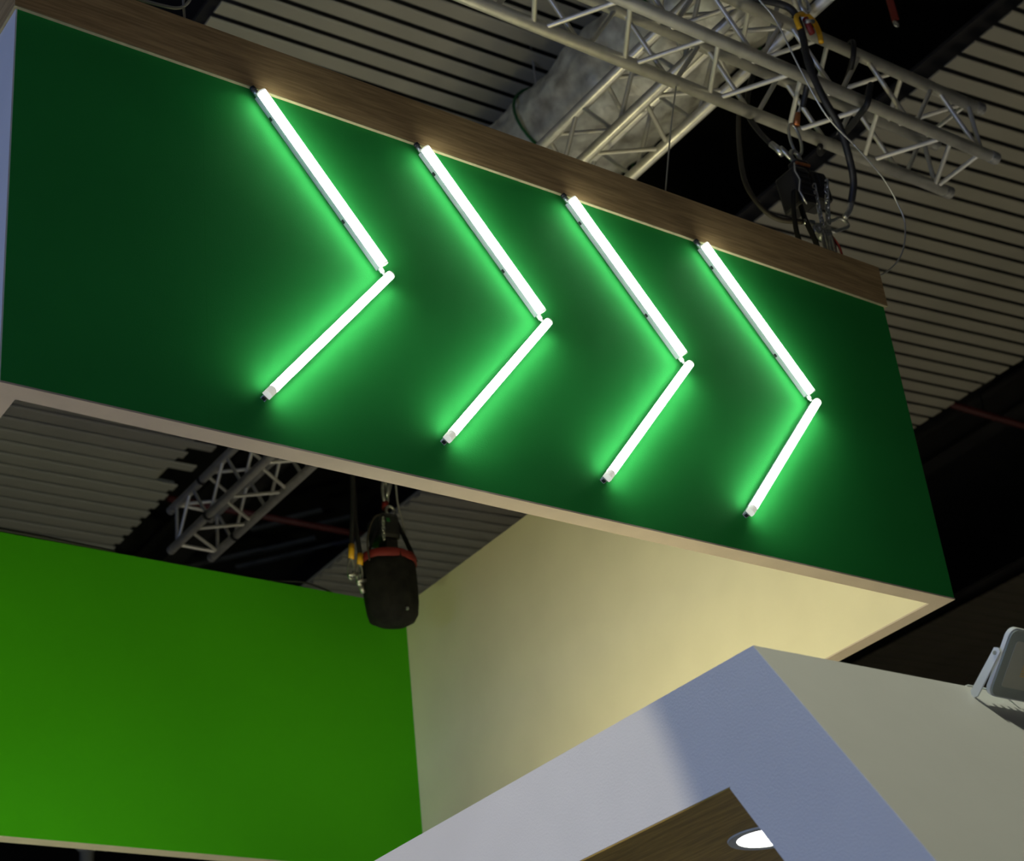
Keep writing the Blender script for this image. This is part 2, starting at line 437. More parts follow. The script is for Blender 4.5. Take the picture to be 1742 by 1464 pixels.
# ------------------------------------------------------------------ tube lights: four chevrons of two battens
NRM = Vector((0, -1, 0))
def tube_light(p, q, label, upper):
    """p start, q end on the wall plane (x, z); stands off the board towards the viewer"""
    a = Vector((p[0], Y0, p[1])); b = Vector((q[0], Y0, q[1]))
    L = (b - a).length; u = (b - a).normalized(); v = u.cross(NRM)
    if v.z < 0: v = -v
    r = root('tube_light', (a + b) / 2, label, 'light', 'chevron tube lights')
    W = 0.029; HW = 0.0185; HB = 0.025; HD = 0.024; GAP = 0.002
    def at(s, t, n): return a + u * s + v * t + NRM * n
    # housing: folded sheet channel with a narrow foot
    sec = [(-HW * 0.5, GAP), (HW * 0.5, GAP), (HW * 0.5, GAP + HB - 0.006), (W * 0.44, GAP + HB), (-W * 0.44, GAP + HB), (-HW * 0.5, GAP + HB - 0.006)]
    bm = nb(); prism(bm, [at(0.004, t, n) for t, n in sec], u * (L - 0.008)); finish('housing', bm, 'lamp_housing', r)
    # diffuser: tall rounded section
    n0 = GAP + HB + 0.0006; dv = []
    hw = W * 0.5 - 0.0006
    for i in range(9):
        t = PI * i / 8
        dv.append((hw * math.cos(t), n0 + HD - hw * 0.85 + hw * 0.85 * math.sin(t)))
    sec = [(hw, n0)] + dv + [(-hw, n0)]
    c0, c1 = 0.006, (0.006 if upper else 0.030)
    bm = nb(); prism(bm, [at(c0, t, n) for t, n in sec], u * (L - c0 - c1)); finish('diffuser', bm, 'tube_diffuser', r)
    for s0, s1 in ((0.0, c0 - 0.0006), (L - c1 + 0.0006, L)):
        bm = nb(); k = 1.04
        prism(bm, [at(s0, t * k, n0 + (n - n0) * 1.03) for t, n in sec], u * (s1 - s0)); finish('end_cap', bm, 'lit_cap_plastic', r)
    # wall clips
    for s in (0.13 * L, 0.72 * L):
        bm = nb(); obox(bm, at(s, -HW * 0.5 - 0.0012, GAP + 0.007), u, v, NRM, 0.014, 0.0022, 0.010, 0.0006); finish('wall_clip', bm, 'black_metal', r)
        bm = nb(); obox(bm, at(s, 0, GAP * 0.5 + 0.0004), u, v, NRM, 0.016, W * 0.5, GAP - 0.001); finish('clip_foot', bm, 'galvanised', r)
    if upper:
        # jack at the upper end: grey plug with a black collar
        bm = nb(); rod(bm, at(0.003, -0.002, GAP + 0.013), at(-0.020, -0.002, GAP + 0.013), 0.0095, 0.008, 14); finish('plug', bm, 'galvanised', r, True)
        bm = nb(); rod(bm, at(-0.0203, -0.002, GAP + 0.013), at(-0.033, -0.001, GAP + 0.012), 0.0105, 0.009, 14); finish('plug_collar', bm, 'black_rubber', r, True)
        # coupling at the elbow
        bm = nb(); rod(bm, at(L - 0.003, -0.003, GAP + 0.014), at(L + 0.014, -0.003, GAP + 0.014), 0.009, 0.008, 14)
        rod(bm, at(L + 0.014, -0.003, GAP + 0.014), at(L + 0.024, -0.003, GAP + 0.014), 0.0055, 0.0055, 12); finish('coupling', bm, 'white_plastic', r, True)
    else:
        bm = nb(); obox(bm, at(L + 0.002, 0, GAP + 0.015), u, v, NRM, 0.003, 0.012, 0.013, 0.0008); finish('socket', bm, 'black_rubber', r)
    return r
names = ('leftmost', 'second from left', 'third from left', 'rightmost')
for i in range(4):
    dx = 0.6285 * i
    K = 0.990
    top = (2.208 + dx, 3.918 * K + EYE + 0.008); elb = (2.632 + dx, 3.352 * K + EYE + 0.012)
    el2 = (2.653 + dx, 3.332 * K + EYE); bot = (2.187 + dx, 2.757 * K + EYE)
    tube_light(top, elb, 'upper white tube light of the %s chevron, touching the oak band' % names[i], True)
    tube_light(el2, bot, 'lower white tube light of the %s chevron, slanting down left' % names[i], False)

# ------------------------------------------------------------------ aluminium box trusses
CYL = {}
def unit_cyl(material, n=12):
    if (material, n) not in CYL:
        bm = nb(); rod(bm, (0, 0, -0.5), (0, 0, 0.5), 1.0, n=n)
        bmesh.ops.recalc_face_normals(bm, faces=bm.faces)
        me = bpy.data.meshes.new('brace'); bm.to_mesh(me); bm.free(); me.materials.append(MATS[material])
        for f in me.polygons: f.use_smooth = len(f.vertices) == 4
        CYL[(material, n)] = me
    return CYL[(material, n)]
def brace(parent, p, q, r, name='brace', material='aluminium'):
    p, q = Vector(p), Vector(q); d, u, v = frame_of(q - p)
    o = bpy.data.objects.new(name, unit_cyl(material)); COL.objects.link(o)
    mm = Matrix.Identity(4); L = (q - p).length
    for k in range(3):
        mm[k][0] = u[k] * r; mm[k][1] = v[k] * r; mm[k][2] = d[k] * L
    mm.translation = (p + q) / 2 - origin_of(parent)
    o.parent = parent; o.matrix_parent_inverse = Matrix.Identity(4); o.matrix_local = mm
    return o
def truss(label, c0, axis, length, S, side, node, step, rc=0.029, rb=0.0115):
    """c0: lower chord start; axis 'x' or 'y'; side: unit vector to the other lower chord; node: first zigzag node"""
    ax = Vector((1, 0, 0)) if axis == 'x' else Vector((0, 1, 0))
    sd = Vector(side) * S; up = Vector((0, 0, S)); c0 = Vector(c0)
    r = root('lighting_truss', c0, label, 'truss')
    P = {'lo0': c0, 'lo1': c0 + sd, 'hi0': c0 + up, 'hi1': c0 + sd + up}
    for k, s in P.items():
        bm = nb(); rod(bm, s, s + ax * length, rc, n=20, caps=True)
        ch = finish('chord', bm, 'aluminium', r); 
        for f in ch.data.polygons: f.use_smooth = len(f.vertices) == 4
        # conical coupler sleeves at both ends
        for e, sg in ((s, 1), (s + ax * length, -1)):
            bm = nb(); rod(bm, e - ax * sg * 0.002, e + ax * sg * 0.045, rc * 1.06, n=20); rod(bm, e - ax * sg * 0.004, e - ax * sg * 0.001, rc * 0.72, n=16)
            finish('end_sleeve', bm, 'weld_metal', ch)
    faces = (('lo0', 'lo1', 0), ('hi0', 'hi1', 1), ('lo0', 'hi0', 1), ('lo1', 'hi1', 0))
    for A, B, ph in faces:
        n = int((length - node) / step)
        for i in range(n):
            s, t = node + i * step + 0.02, node + (i + 1) * step - 0.02
            a, b = (A, B) if (i + ph) % 2 == 0 else (B, A)
            brace(r, P[a] + ax * s, P[b] + ax * t, rb)
        for e in (0.10, length - 0.10):
            brace(r, P[A] + ax * e, P[B] + ax * e, rb)
    return r
# front truss: lower far chord at y 4.31, ends at x 6.21
truss('aluminium box truss running left to right above the oak band', (1.05, 4.31, 5.10 + EYE), 'x', 5.16, 0.30, (0, -1, 0), 0.27, 0.24)
# long truss lying on it, running away over the ring
t2 = truss('aluminium box truss lying across the other one, running away over the ring', (4.735, 2.1, 5.462 + EYE), 'y', 7.90, 0.30, (1, 0, 0), 0.22, 0.245)

for (x, yy, z) in ((4.735, 9.42, 5.462 + EYE), (4.735, 9.50, 5.762 + EYE), (5.035, 9.62, 5.462 + EYE)):
    bm = nb(); rod(bm, (x, yy, z), (x, yy + 0.03, z), 0.033, n=18); finish('tape_band', bm, 'black_rubber', t2)

# ------------------------------------------------------------------ foil-wrapped air duct
bm = nb(); n = 56; rings = []
for i in range(150):
    y = 2.0 + i * 0.051; R = 0.43
    ring = []
    for k in range(n):
        t = 2 * PI * k / n
        p = Vector((math.cos(t), y, math.sin(t)))
        q = 1 + 0.07 * noise.noise(Vector((math.cos(t) * 2, y * 3.0, math.sin(t) * 2))) + 0.075 * noise.noise(Vector((math.cos(t) * 6, y * 8, math.sin(t) * 6))) + 0.03 * noise.noise(Vector((math.cos(t) * 14, y * 19, math.sin(t) * 14)))
        ring.append(bm.verts.new((6.27 + math.cos(t) * R * 1.05 * q, y, 9.08 + math.sin(t) * R * 0.8 * q)))
    rings.append(ring)
for A, B in zip(rings[:-1], rings[1:]):
    for k in range(n): bm.faces.new((A[k], A[(k + 1) % n], B[(k + 1) % n], B[k]))
bm.faces.new(rings[0][::-1]); bm.faces.new(rings[-1])
duct = root('air_duct', (6.27, 2.0, 9.08), 'crumpled foil wrapped air duct under the plank ceiling behind the trusses', 'duct')
finish('foil_wrap', bm, 'foil', duct, True)
for y in (3.0, 4.5, 5.75, 7.05, 8.4):
    bm = nb(); hose(bm, [(6.27 + math.cos(2 * PI * k / 36) * 0.485, y + 0.05 * math.sin(2 * PI * k / 36), 9.08 + math.sin(2 * PI * k / 36) * 0.38) for k in range(36)], 0.011, 6, closed=True)
    finish('strap', bm, 'green_strap', duct)
    brace(duct, (6.0, y, 9.30), (6.0, y, 10.4), 0.006, 'hanger_rod', 'steel_wire')

# ------------------------------------------------------------------ front chain hoist
def torus(bm, c, ax, ay, a, r, b=None, n=20, m=8):
    return hose(bm, loop_pts(c, ax, ay, a, a if b is None else b, n), r, m, closed=True)
h = root('chain_hoist', (4.95, 4.15, 5.9), 'black chain hoist hanging from the front truss above the oak band', 'hoist')
Yh = 4.15
d1 = Vector((-0.10, 0, 1)).normalized(); dx = Vector((1, 0, 0.10)).normalized(); dy = Vector((0, 1, 0))
ctr = Vector((4.955, Yh, 6.145))
bm = nb(); obox(bm, ctr + Vector((-0.055, 0, -0.005)), dx, dy, d1, 0.085, 0.13, 0.19, 0.014); hb = finish('motor_housing', bm, 'black_metal', h)
for k in range(5):
    bm = nb(); obox(bm, ctr + Vector((-0.055, -0.068, 0)) + d1 * (-0.06 + k * 0.03), dx, dy, d1, 0.07, 0.008, 0.008, 0.002); finish('cooling_fin', bm, 'black_metal', hb)
bm = nb(); obox(bm, ctr + Vector((0.052, 0, 0.03)), dx, dy, d1, 0.105, 0.12, 0.15, 0.016); gb = finish('gear_housing', bm, 'black_metal', h)
bm = nb(); obox(bm, ctr + Vector((0.05, -0.0625, 0.05)), dx, dy, d1, 0.030, 0.006, 0.075, 0.002); finish('cover_plate', bm, 'black_rubber', gb)
bm = nb(); obox(bm, ctr + Vector((-0.012, -0.01, 0.125)), dx, dy, d1, 0.075, 0.06, 0.075, 0.010); br = finish('suspension_bracket', bm, 'black_metal', h)
bm = nb(); rod(bm, ctr + Vector((-0.065, -0.045, 0.12)), ctr + Vector((0.015, -0.045, 0.13)), 0.008); finish('bracket_pin', bm, 'copper', br)
bm = nb(); torus(bm, (4.945, Yh, 6.345), (1, 0, 0), (0, 0, 1), 0.026, 0.010, 0.034); finish('top_ring', bm, 'galvanised', h, True)
bm = nb(); rod(bm, (4.94, Yh, 6.29), (4.943, Yh, 6.325), 0.017, 0.012); finish('swivel', bm, 'galvanised', h, True)
chain(h, (4.948, 4.085, 6.15), (4.962, 4.10, 5.955))
chain(h, (5.032, 4.085, 6.20), (5.000, 4.10, 5.965), link=0.046, width=0.028, r=0.0045)
bm = nb(); torus(bm, (4.975, 4.12, 5.952), (1, 0, 0.35), (0, 0.5, 0.8), 0.040, 0.013, 0.030); finish('load_hook', bm, 'galvanised', h, True)
bm = nb(); obox(bm, (4.985, 4.12, 5.925), (1, 0, 0.3), (0, 1, 0), (-0.3, 0, 1), 0.06, 0.05, 0.05, 0.016); finish('hook_block', bm, 'galvanised', h)
bm = nb(); rod(bm, (4.870, 4.115, 5.950), (4.925, 4.115, 5.962), 0.012); finish('cable_ferrule', bm, 'galvanised', h, True)
bm = nb(); rod(bm, (4.905, 4.10, 5.905), (4.945, 4.105, 5.945), 0.014, 0.012); finish('shackle_pin', bm, 'galvanised', h, True)
bm = nb(); torus(bm, (4.912, 4.09, 5.908), (1, 0, 0.2), (0, 0, 1), 0.018, 0.007); finish('pin_ring', bm, 'galvanised', h, True)
for k, (px, pz) in enumerate(((4.955, 5.885), (4.995, 5.875))):
    bm = nb(); torus(bm, (px, 4.10, pz - 0.045), (0.9, 0.3, 0.2), (0, 0, 1), 0.020, 0.008, 0.075); finish('shackle', bm, 'galvanised', h, True)
for k, pts in enumerate((((4.838, 4.11, 6.10), (4.815, 4.11, 6.0), (4.79, 4.10, 5.87), (4.79, 4.09, 5.74)), ((4.862, 4.11, 6.03), (4.872, 4.11, 5.96), (4.89, 4.10, 5.86), (4.90, 4.09, 5.74)))):
    bm = nb(); hose(bm, smooth_path(pts, 5), 0, 8, flat=(0.014, 0.004)); finish('strap', bm, 'black_fabric', h)
bm = nb(); hose(bm, [(4.848, 4.08, 6.23), (4.835, 4.075, 6.18), (4.855, 4.075, 6.14), (4.84, 4.08, 6.08), (4.87, 4.08, 6.02)], 0.004, 6); finish('guard_wire', bm, 'steel_wire', h, True)
bm = nb(); hose(bm, smooth_path([(5.005, 4.11, 5.925), (5.018, 4.10, 5.89), (5.028, 4.09, 5.84), (5.02, 4.08, 5.73)], 5), 0, 8, flat=(0.012, 0.004)); finish('red_tag', bm, 'red_fabric', h)
# thimbles and slings that carry the hoist
def thing(name, bm, material, label, cat, group=None, smooth=True, base=None):
    o = finish(name, bm, material, None, smooth, base)
    return tag(o, label, cat, group)
def cable(name, pts, r, material, label, cat='cable', group=None, k=6, n=10):
    bm = nb(); P = smooth_path(pts, k); hose(bm, P, r, n)
    return thing(name, bm, material, label, cat, group, base=pts[-1])
bm = nb(); torus(bm, (4.972, 4.15, 6.455), (1, 0, 0), (0, 0, 1), 0.034, 0.007, 0.085)
t = root('lifting_thimble', (4.972, 4.15, 6.37), 'bright steel sling thimble hanging above the black chain hoist', 'thimble')
finish('eye', bm, 'galvanised', t, True)
bm = nb(); rod(bm, (4.990, 4.14, 6.535), (5.005, 4.13, 6.60), 0.014, 0.012); finish('ferrule', bm, 'copper', t, True)
bm = nb(); rod(bm, (5.005, 4.13, 6.60), (5.034, 4.12, 6.66), 0.007, 0.006); finish('rope_end', bm, 'steel_wire', t, True)
cable('sling', [(4.93, 3.96, 6.82), (4.976, 3.972, 6.735), (5.016, 4.06, 6.695), (5.034, 4.12, 6.64)], 0.014, 'black_rubber', 'short black sling from the front truss chord down to the thimble', 'sling')
s5 = cable('sling', [(5.09, 4.36, 7.10), (5.046, 4.365, 7.03), (4.992, 4.37, 6.915), (4.946, 4.365, 6.758), (4.894, 4.28, 6.57), (4.867, 4.2, 6.426)], 0.013, 'black_rubber', 'black sling slanting left of the hoist from the far truss chord', 'sling')
bm = nb(); hose(bm, [(4.867, 4.2, 6.426), (4.874, 4.18, 6.392), (4.885, 4.165, 6.35)], 0.015, 10); finish('ferrule', bm, 'galvanised', s5, True)
bm = nb(); torus(bm, (4.905, 4.15, 6.34), (0.8, 0, -0.6), (0.3, 0.3, 0.6), 0.048, 0.010, 0.030); finish('eye', bm, 'galvanised', s5, True)
cable('sling', [(5.375, 4.02, 6.765), (5.345, 3.965, 6.775), (5.312, 3.955, 6.72), (5.285, 3.965, 6.64), (5.325, 4.05, 6.657), (5.409, 4.2, 6.71), (5.455, 4.33, 6.757), (5.415, 4.365, 6.72), (5.365, 4.35, 6.665), (5.30, 4.29, 6.640)], 0.015, 'black_rubber', 'black sling looped under the front truss right of the hoist', 'sling')
cable('sling', [(5.40, 4.06, 7.025), (5.335, 4.02, 7.045), (5.298, 3.965, 7.01), (5.275, 3.965, 6.92), (5.29, 4.02, 6.87), (5.33, 4.10, 6.86)], 0.013, 'black_rubber', 'short black loop around the upper truss chord', 'sling')
c1 = cable('power_cable', [(4.70, 3.99, 7.03), (4.811, 3.95, 7.02), (4.877, 3.92, 6.973), (4.899, 3.92, 6.845), (4.895, 3.92, 6.674), (4.938, 3.92, 6.509), (5.025, 3.94, 6.395), (5.116, 4.0, 6.294), (5.169, 4.05, 6.219), (5.183, 4.1, 6.146)], 0.0165, 'black_rubber', 'thick black cable hanging in an arc across the front truss', 'cable')
bm = nb(); hose(bm, smooth_path([(5.183, 4.1, 6.146), (5.170, 4.11, 6.105), (5.14, 4.12, 6.065)], 4), 0.013, 10); finish('ferrule', bm, 'galvanised', c1, True)
bm = nb(); hose(bm, stadium((5.090, 4.128, 6.015), Vector((1, 0, 0.6)).normalized(), Vector((-0.35, 0.3, 0.9)).normalized(), 0.075, 0.030, 8), 0.0085, 8, closed=True); finish('eye', bm, 'galvanised', c1, True)
cable('power_cable', [(4.93, 4.36, 6.86), (4.895, 4.37, 6.745), (4.795, 4.32, 6.469), (4.709, 4.25, 6.195), (4.719, 4.2, 6.033), (4.778, 4.17, 5.968), (4.866, 4.12, 5.950)], 0.0115, 'dark_cable', 'brownish cable drooping left of the hoist onto its hook', 'cable')
cable('wire_rope', [(4.60, 3.9, 7.0), (4.645, 3.9, 6.922), (4.722, 3.9, 6.837), (4.804, 3.9, 6.605), (4.916, 3.91, 6.396), (5.077, 3.93, 6.31)], 0.0042, 'steel_wire', 'thin steel wire slanting down in front of the truss chords', 'wire', n=6)
cable('wire_rope', [(5.077, 3.93, 6.31), (5.253, 3.96, 6.218), (5.369, 4.0, 6.132), (5.406, 4.02, 6.04), (5.34, 4.03, 5.87), (5.20, 4.04, 5.735), (5.09, 4.04, 5.708)], 0.0035, 'steel_wire', 'thin steel wire curving down to the right end of the oak band', 'wire', n=6)
cable('wire_rope', [(4.47, 4.315, 6.69), (4.24, 4.17, 6.25), (4.005, 4.03, 5.745), (3.99, 4.025, 5.708)], 0.0036, 'steel_wire', 'straight steel wire from the truss to the middle of the oak band', 'wire', n=6)
cable('wire_rope', [(2.01, 4.25, 6.5), (1.998, 4.1, 6.008), (1.979, 4.05, 5.839), (1.974, 4.03, 5.708)], 0.0042, 'steel_wire', 'short steel wire standing on the left part of the oak band', 'wire', n=6)
cable('wire_rope', [(1.69, 4.03, 5.712), (1.769, 4.03, 5.760), (1.825, 4.02, 5.755), (1.887, 4.02, 5.762), (1.944, 4.03, 5.784), (1.985, 4.05, 5.831), (2.022, 4.08, 5.912), (2.036, 4.1, 6.025), (2.03, 4.2, 6.4)], 0.0055, 'steel_wire', 'looped braided cable lying over the left part of the oak band', 'wire', n=8)
# yellow hook with red latch above the front truss
y = root('safety_hook', (4.937, 3.880, 6.886), 'yellow hook with red latch hanging behind the upper truss chord', 'hook')
bm = nb(); hose(bm, smooth_path([(4.880, 3.910, 6.868), (4.871, 3.910, 6.922), (4.900, 3.910, 6.960), (4.948, 3.910, 6.975), (4.987, 3.910, 6.951), (5.004, 3.910, 6.897), (5.002, 3.910, 6.839)], 5), 0.012, 10); finish('hook_bow', bm, 'yellow_paint', y, True)
bm = nb(); rod(bm, (4.919, 3.900, 6.936), (4.943, 3.900, 6.858), 0.014); finish('latch', bm, 'red_paint', y, True)
bm = nb(); rod(bm, (4.909, 3.890, 6.906), (4.957, 3.890, 6.926), 0.010); finish('latch_pin', bm, 'galvanised', y, True)
bm = nb(); torus(bm, (4.933, 3.900, 7.023), (1, 0, 0), (0, 0, 1), 0.026, 0.010, 0.045); finish('shackle', bm, 'galvanised', y, True)
chain(y, (4.933, 3.900, 7.421), (4.933, 3.900, 7.062))
# red strap with an end ring
y = root('hanging_strap', (6.56, 4.6, 8.17), 'dark red strap with a small metal ring hanging at the upper right', 'strap')
bm = nb(); hose(bm, [(6.555, 4.6, 8.80), (6.559, 4.6, 8.6), (6.562, 4.6, 8.40), (6.565, 4.6, 8.21)], 0, 8, flat=(0.024, 0.008)); finish('webbing', bm, 'red_fabric', y)
bm = nb(); torus(bm, (6.56, 4.6, 8.185), (1, 0, 0), (0, 0, 1), 0.016, 0.006); finish('ring', bm, 'galvanised', y, True)

# ------------------------------------------------------------------ back chain hoist with bag, inside the ring
h = root('chain_hoist', (4.60, 7.1, 5.29), 'chain hoist with black red rimmed chain bag inside the ring', 'hoist')
Yb = 7.1
bc = (4.592, Yb, 5.285)
bm = nb(); lathe(bm, bc, [(0.03, 0.0), (0.080, 0.008), (0.116, 0.030), (0.136, 0.068), (0.147, 0.125), (0.151, 0.20), (0.150, 0.30), (0.146, 0.375), (0.140, 0.375), (0.138, 0.28), (0.05, 0.20)], 36, (1, 0.85))
for v in bm.verts:
    v.co += Vector((0.016 * noise.noise(Vector((v.co.x * 16, v.co.y * 16, v.co.z * 3))), 0.016 * noise.noise(Vector((v.co.x * 16 + 5, v.co.y * 16, v.co.z * 3))), 0))
finish('chain_bag', bm, 'black_fabric', h, True)
bm = nb(); lathe(bm, (bc[0], bc[1], bc[2] + 0.335), [(0.1485, 0), (0.155, 0.004), (0.155, 0.045), (0.147, 0.05), (0.143, 0.045), (0.143, 0.004)], 36, (1, 0.85)); finish('bag_rim', bm, 'red_fabric', h, True)
for pts in ([(4.738, 7.06, 5.65), (4.70, 7.07, 5.76), (4.66, 7.08, 5.86), (4.635, 7.09, 5.91)], [(4.452, 7.08, 5.64), (4.50, 7.08, 5.76), (4.56, 7.09, 5.88)]):
    bm = nb(); hose(bm, smooth_path(pts, 5), 0, 8, flat=(0.018, 0.005)); finish('bag_strap', bm, 'black_rubber', h)
bm = nb(); obox(bm, (4.590, Yb + 0.02, 5.835), (1, 0, 0.05), (0, 1, 0), (-0.05, 0, 1), 0.115, 0.16, 0.150, 0.022); mh = finish('motor_housing', bm, 'black_metal', h)
bm = nb(); obox(bm, (4.600, Yb + 0.0, 5.735), (1, 0, 0), (0, 1, 0), (0, 0, 1), 0.075, 0.09, 0.060, 0.012); finish('chain_guide', bm, 'black_metal', h)
bm = nb(); obox(bm, (4.570, Yb - 0.062, 5.86), (1, 0, 0.05), (0, 1, 0), (-0.05, 0, 1), 0.020, 0.004, 0.020, 0.001); finish('tag_plate', bm, 'green_strap', mh)
bm = nb(); torus(bm, (4.615, Yb - 0.02, 5.94), (1, 0, 0), (0, 0, 1), 0.026, 0.008); finish('top_ring', bm, 'galvanised', h, True)
bm = nb(); rod(bm, (4.595, Yb, 5.955), (4.600, Yb, 6.00), 0.018); finish('swivel', bm, 'red_paint', h, True)
bm = nb(); torus(bm, (4.605, Yb, 6.06), (0.8, 0.4, 0.2), (0, 0, 1), 0.026, 0.010, 0.070); finish('shackle', bm, 'galvanised', h, True)
bm = nb(); torus(bm, (4.635, Yb, 6.10), (0.5, 0.6, 0.0), (0.3, 0, 1), 0.024, 0.009, 0.060); finish('shackle', bm, 'galvanised', h, True)
chain(h, (4.62, Yb, 6.95), (4.615, Yb, 6.14))
chain(h, (4.535, 7.03, 5.86), (4.530, 7.03, 5.72), link=0.030, width=0.02, r=0.003)
bm = nb(); hose(bm, smooth_path([(4.565, 7.06, 5.90), (4.50, 7.05, 5.87), (4.455, 7.04, 5.79), (4.435, 7.04, 5.70), (4.440, 7.04, 5.60)], 6), 0.005, 8); finish('control_cable', bm, 'dark_cable', h, True)
bm = nb(); lathe(bm, (4.605, 6.975, 5.325), [(0.008, 0), (0.008, 0.012)], 10); finish('eyelet', bm, 'galvanised', h)
cable('wire_rope', [(4.70, 7.1, 6.85), (4.677, 7.1, 6.093), (4.695, 7.09, 5.90), (4.712, 7.085, 5.74), (4.74, 7.09, 5.69)], 0.0055, 'steel_wire', 'thin steel wire hanging beside the chain bag inside the ring', 'wire', n=6)
for nm, pts, lab in (('a', [(4.43, 7.1, 6.85), (4.405, 7.1, 6.042), (4.385, 7.1, 5.80), (4.375, 7.1, 5.70)], 'left one of two yellow tagged slings left of the chain bag'),
                     ('b', [(4.47, 7.16, 6.85), (4.44, 7.15, 6.0), (4.425, 7.12, 5.80), (4.424, 7.1, 5.655)], 'right one of two yellow tagged slings close to the chain bag')):
    x, yy, z = pts[-1]
    s = root('sling', (x, yy, z - 0.2), lab, 'sling', 'yellow tagged slings')
    bm = nb(); hose(bm, smooth_path(pts, 5), 0.013, 8); finish('rope', bm, 'black_rubber', s, True)
    L = 0.080 if nm == 'a' else 0.06
    bm = nb(); rod(bm, (x, yy, z + 0.004), (x - 0.006, yy, z - L), 0.0165, 0.0155); finish('tag_sleeve', bm, 'yellow_paint', s, True)
    bm = nb(); torus(bm, (x - 0.012, yy, z - L - 0.055), (1, 0, 0.1), (0.05, 0, 1), 0.017, 0.007, 0.060); finish('eye', bm, 'galvanised', s, True)
    bm = nb(); rod(bm, (x - 0.035, yy - 0.01, z - L - 0.10), (x + 0.02, yy - 0.01, z - L - 0.085), 0.010); finish('bolt', bm, 'galvanised', s, True)
s = root('bow_shackle', (4.43, 7.12, 5.45), 'steel shackle at the lower left side of the chain bag', 'shackle')
bm = nb(); torus(bm, (4.418, 7.11, 5.515), (0.7, 0.5, 0.3), (-0.3, 0, 0.9), 0.026, 0.010, 0.042); finish('bow', bm, 'galvanised', s, True)
bm = nb(); rod(bm, (4.415, 7.10, 5.475), (4.435, 7.11, 5.445), 0.013); finish('pin', bm, 'galvanised', s, True)
# loose cable lying along the top of the back panel
cable('loose_cable', [(1.9, 7.665, ZT + 0.008), (2.6, 7.66, ZT + 0.012), (3.0, 7.66, ZT + 0.011), (3.32, 7.668, ZT + 0.006)], 0.012, 'black_rubber', 'black cable lying along the top edge of the lime back panel', 'cable')
cable('loose_cable', [(4.20, 7.675, ZT + 0.004), (4.32, 7.665, ZT + 0.022), (4.42, 7.66, ZT + 0.028), (4.54, 7.665, ZT + 0.012), (4.60, 7.68, ZT + 0.004)], 0.0055, 'black_rubber', 'small curled cable on the back panel beside the chain bag', 'cable')

# ------------------------------------------------------------------ hall pipes and column
for (x0, x1, yy, lab) in ((12.4, 17.5, 9.33, 'thin dark red pipe under the roof right of the header'), (6.6, 10.2, 14.0, 'thin dark red pipe under the roof seen through the ring')):
    p = root('sprinkler_pipe', (x0, yy, 9.8), lab, 'pipe')
    bm = nb(); rod(bm, (x0, yy, 9.8), (x1, yy - 0.1, 9.8), 0.035, n=12); finish('tube', bm, 'pipe_red', p, True)
    k = 0
    while x0 + 0.6 + k * 1.5 < x1:
        xx = x0 + 0.6 + k * 1.5; k += 1
        brace(p, (xx, yy - 0.02, 9.8), (xx, yy - 0.02, 12.6), 0.008, 'hanger_rod', 'black_metal')
p = root('steel_column', (5.84, 14.0, 0), 'grey steel column with a flared head seen under the back panel', 'column')
bm = nb(); rod(bm, (5.84, 14.0, 0.0), (5.84, 14.0, 6.28), 0.06, n=16); finish('shaft', bm, 'column_grey', p, True)
bm = nb(); lathe(bm, (5.84, 14.0, 6.28), [(0.06, 0), (0.11, 0.05), (0.11, 0.09), (0.07, 0.12), (0.07, 0.5)], 20); finish('head', bm, 'column_grey', p, True)
bm = nb(); lathe(bm, (5.84, 14.0, 0.0), [(0.16, 0), (0.16, 0.02), (0.062, 0.021), (0.062, 0.03)], 20); finish('foot', bm, 'column_grey', p, True)

# ------------------------------------------------------------------ white canopy with slanted front, lower right
CX = 2.869
APY, APZ = 2.866, 1.600 + EYE
HY, HZ = 3.024, 1.297 + EYE
sl = Vector((0, -0.5374, -0.8433))
can = root('white_canopy', (4.2, 3.8, 0.0), 'white stand canopy with slanted front and oak ceiling at the lower right', 'canopy')
TH = 0.05
ap = Vector((CX, APY, APZ)); ho = Vector((CX, HY, HZ))
Ld = 1.25
a2 = ap + sl * Ld; b2 = ho + sl * (Ld - 0.0)
YB = 6.2
dz = TH
# side boards mitred at the corner
bm = nb(); prism(bm, [(CX, APY, APZ), (CX, YB, APZ), (CX, YB, HZ + 0.0045), (CX, HY - 0.00235, HZ + 0.0045)], (TH, 0, 0)); finish('side_board', bm, 'white_paint', can)
bm = nb(); prism(bm, [ap, ho, b2, a2], (TH, 0, 0)); finish('side_board', bm, 'white_paint', can)
zl = a2.z
yl0, yl1 = a2.y, b2.y
bm = nb(); prism(bm, [(CX, yl0, zl - 0.0005), (CX, yl0 + 0.36, zl - 0.0005), (CX, yl0 + 0.36, 0), (CX, yl0, 0)], (TH, 0, 0)); finish('side_post', bm, 'white_paint', can)
XR = 5.6
nrm = Vector((0, -0.8433, 0.5374))
i0 = ap + Vector((TH, 0, 0))
bm = nb(); prism(bm, [ap + Vector((0.001, 0, 0)), a2 + Vector((0.001, 0, 0)), a2 + Vector((0.001, 0, 0)) + nrm * 0.0015, ap + Vector((0.001, 0, 0)) + nrm * 0.0015], (XR - CX, 0, 0)); finish('slanted_front', bm, 'white_paint', can)
bm = nb(); prism(bm, [i0 + Vector((0, 0.03, -0.002)), a2 + Vector((TH, 0.03, 0)), a2 + Vector((TH, 0.12, 0)), i0 + Vector((0, 0.12, -0.002))], (XR - CX - TH, 0, 0)); finish('front_backing', bm, 'cream_paint', can)
bm = nb(); box(bm, (CX + TH, APY + 0.13, APZ - 0.03), (XR, YB, APZ - 0.001)); finish('roof_board', bm, 'white_paint', can)
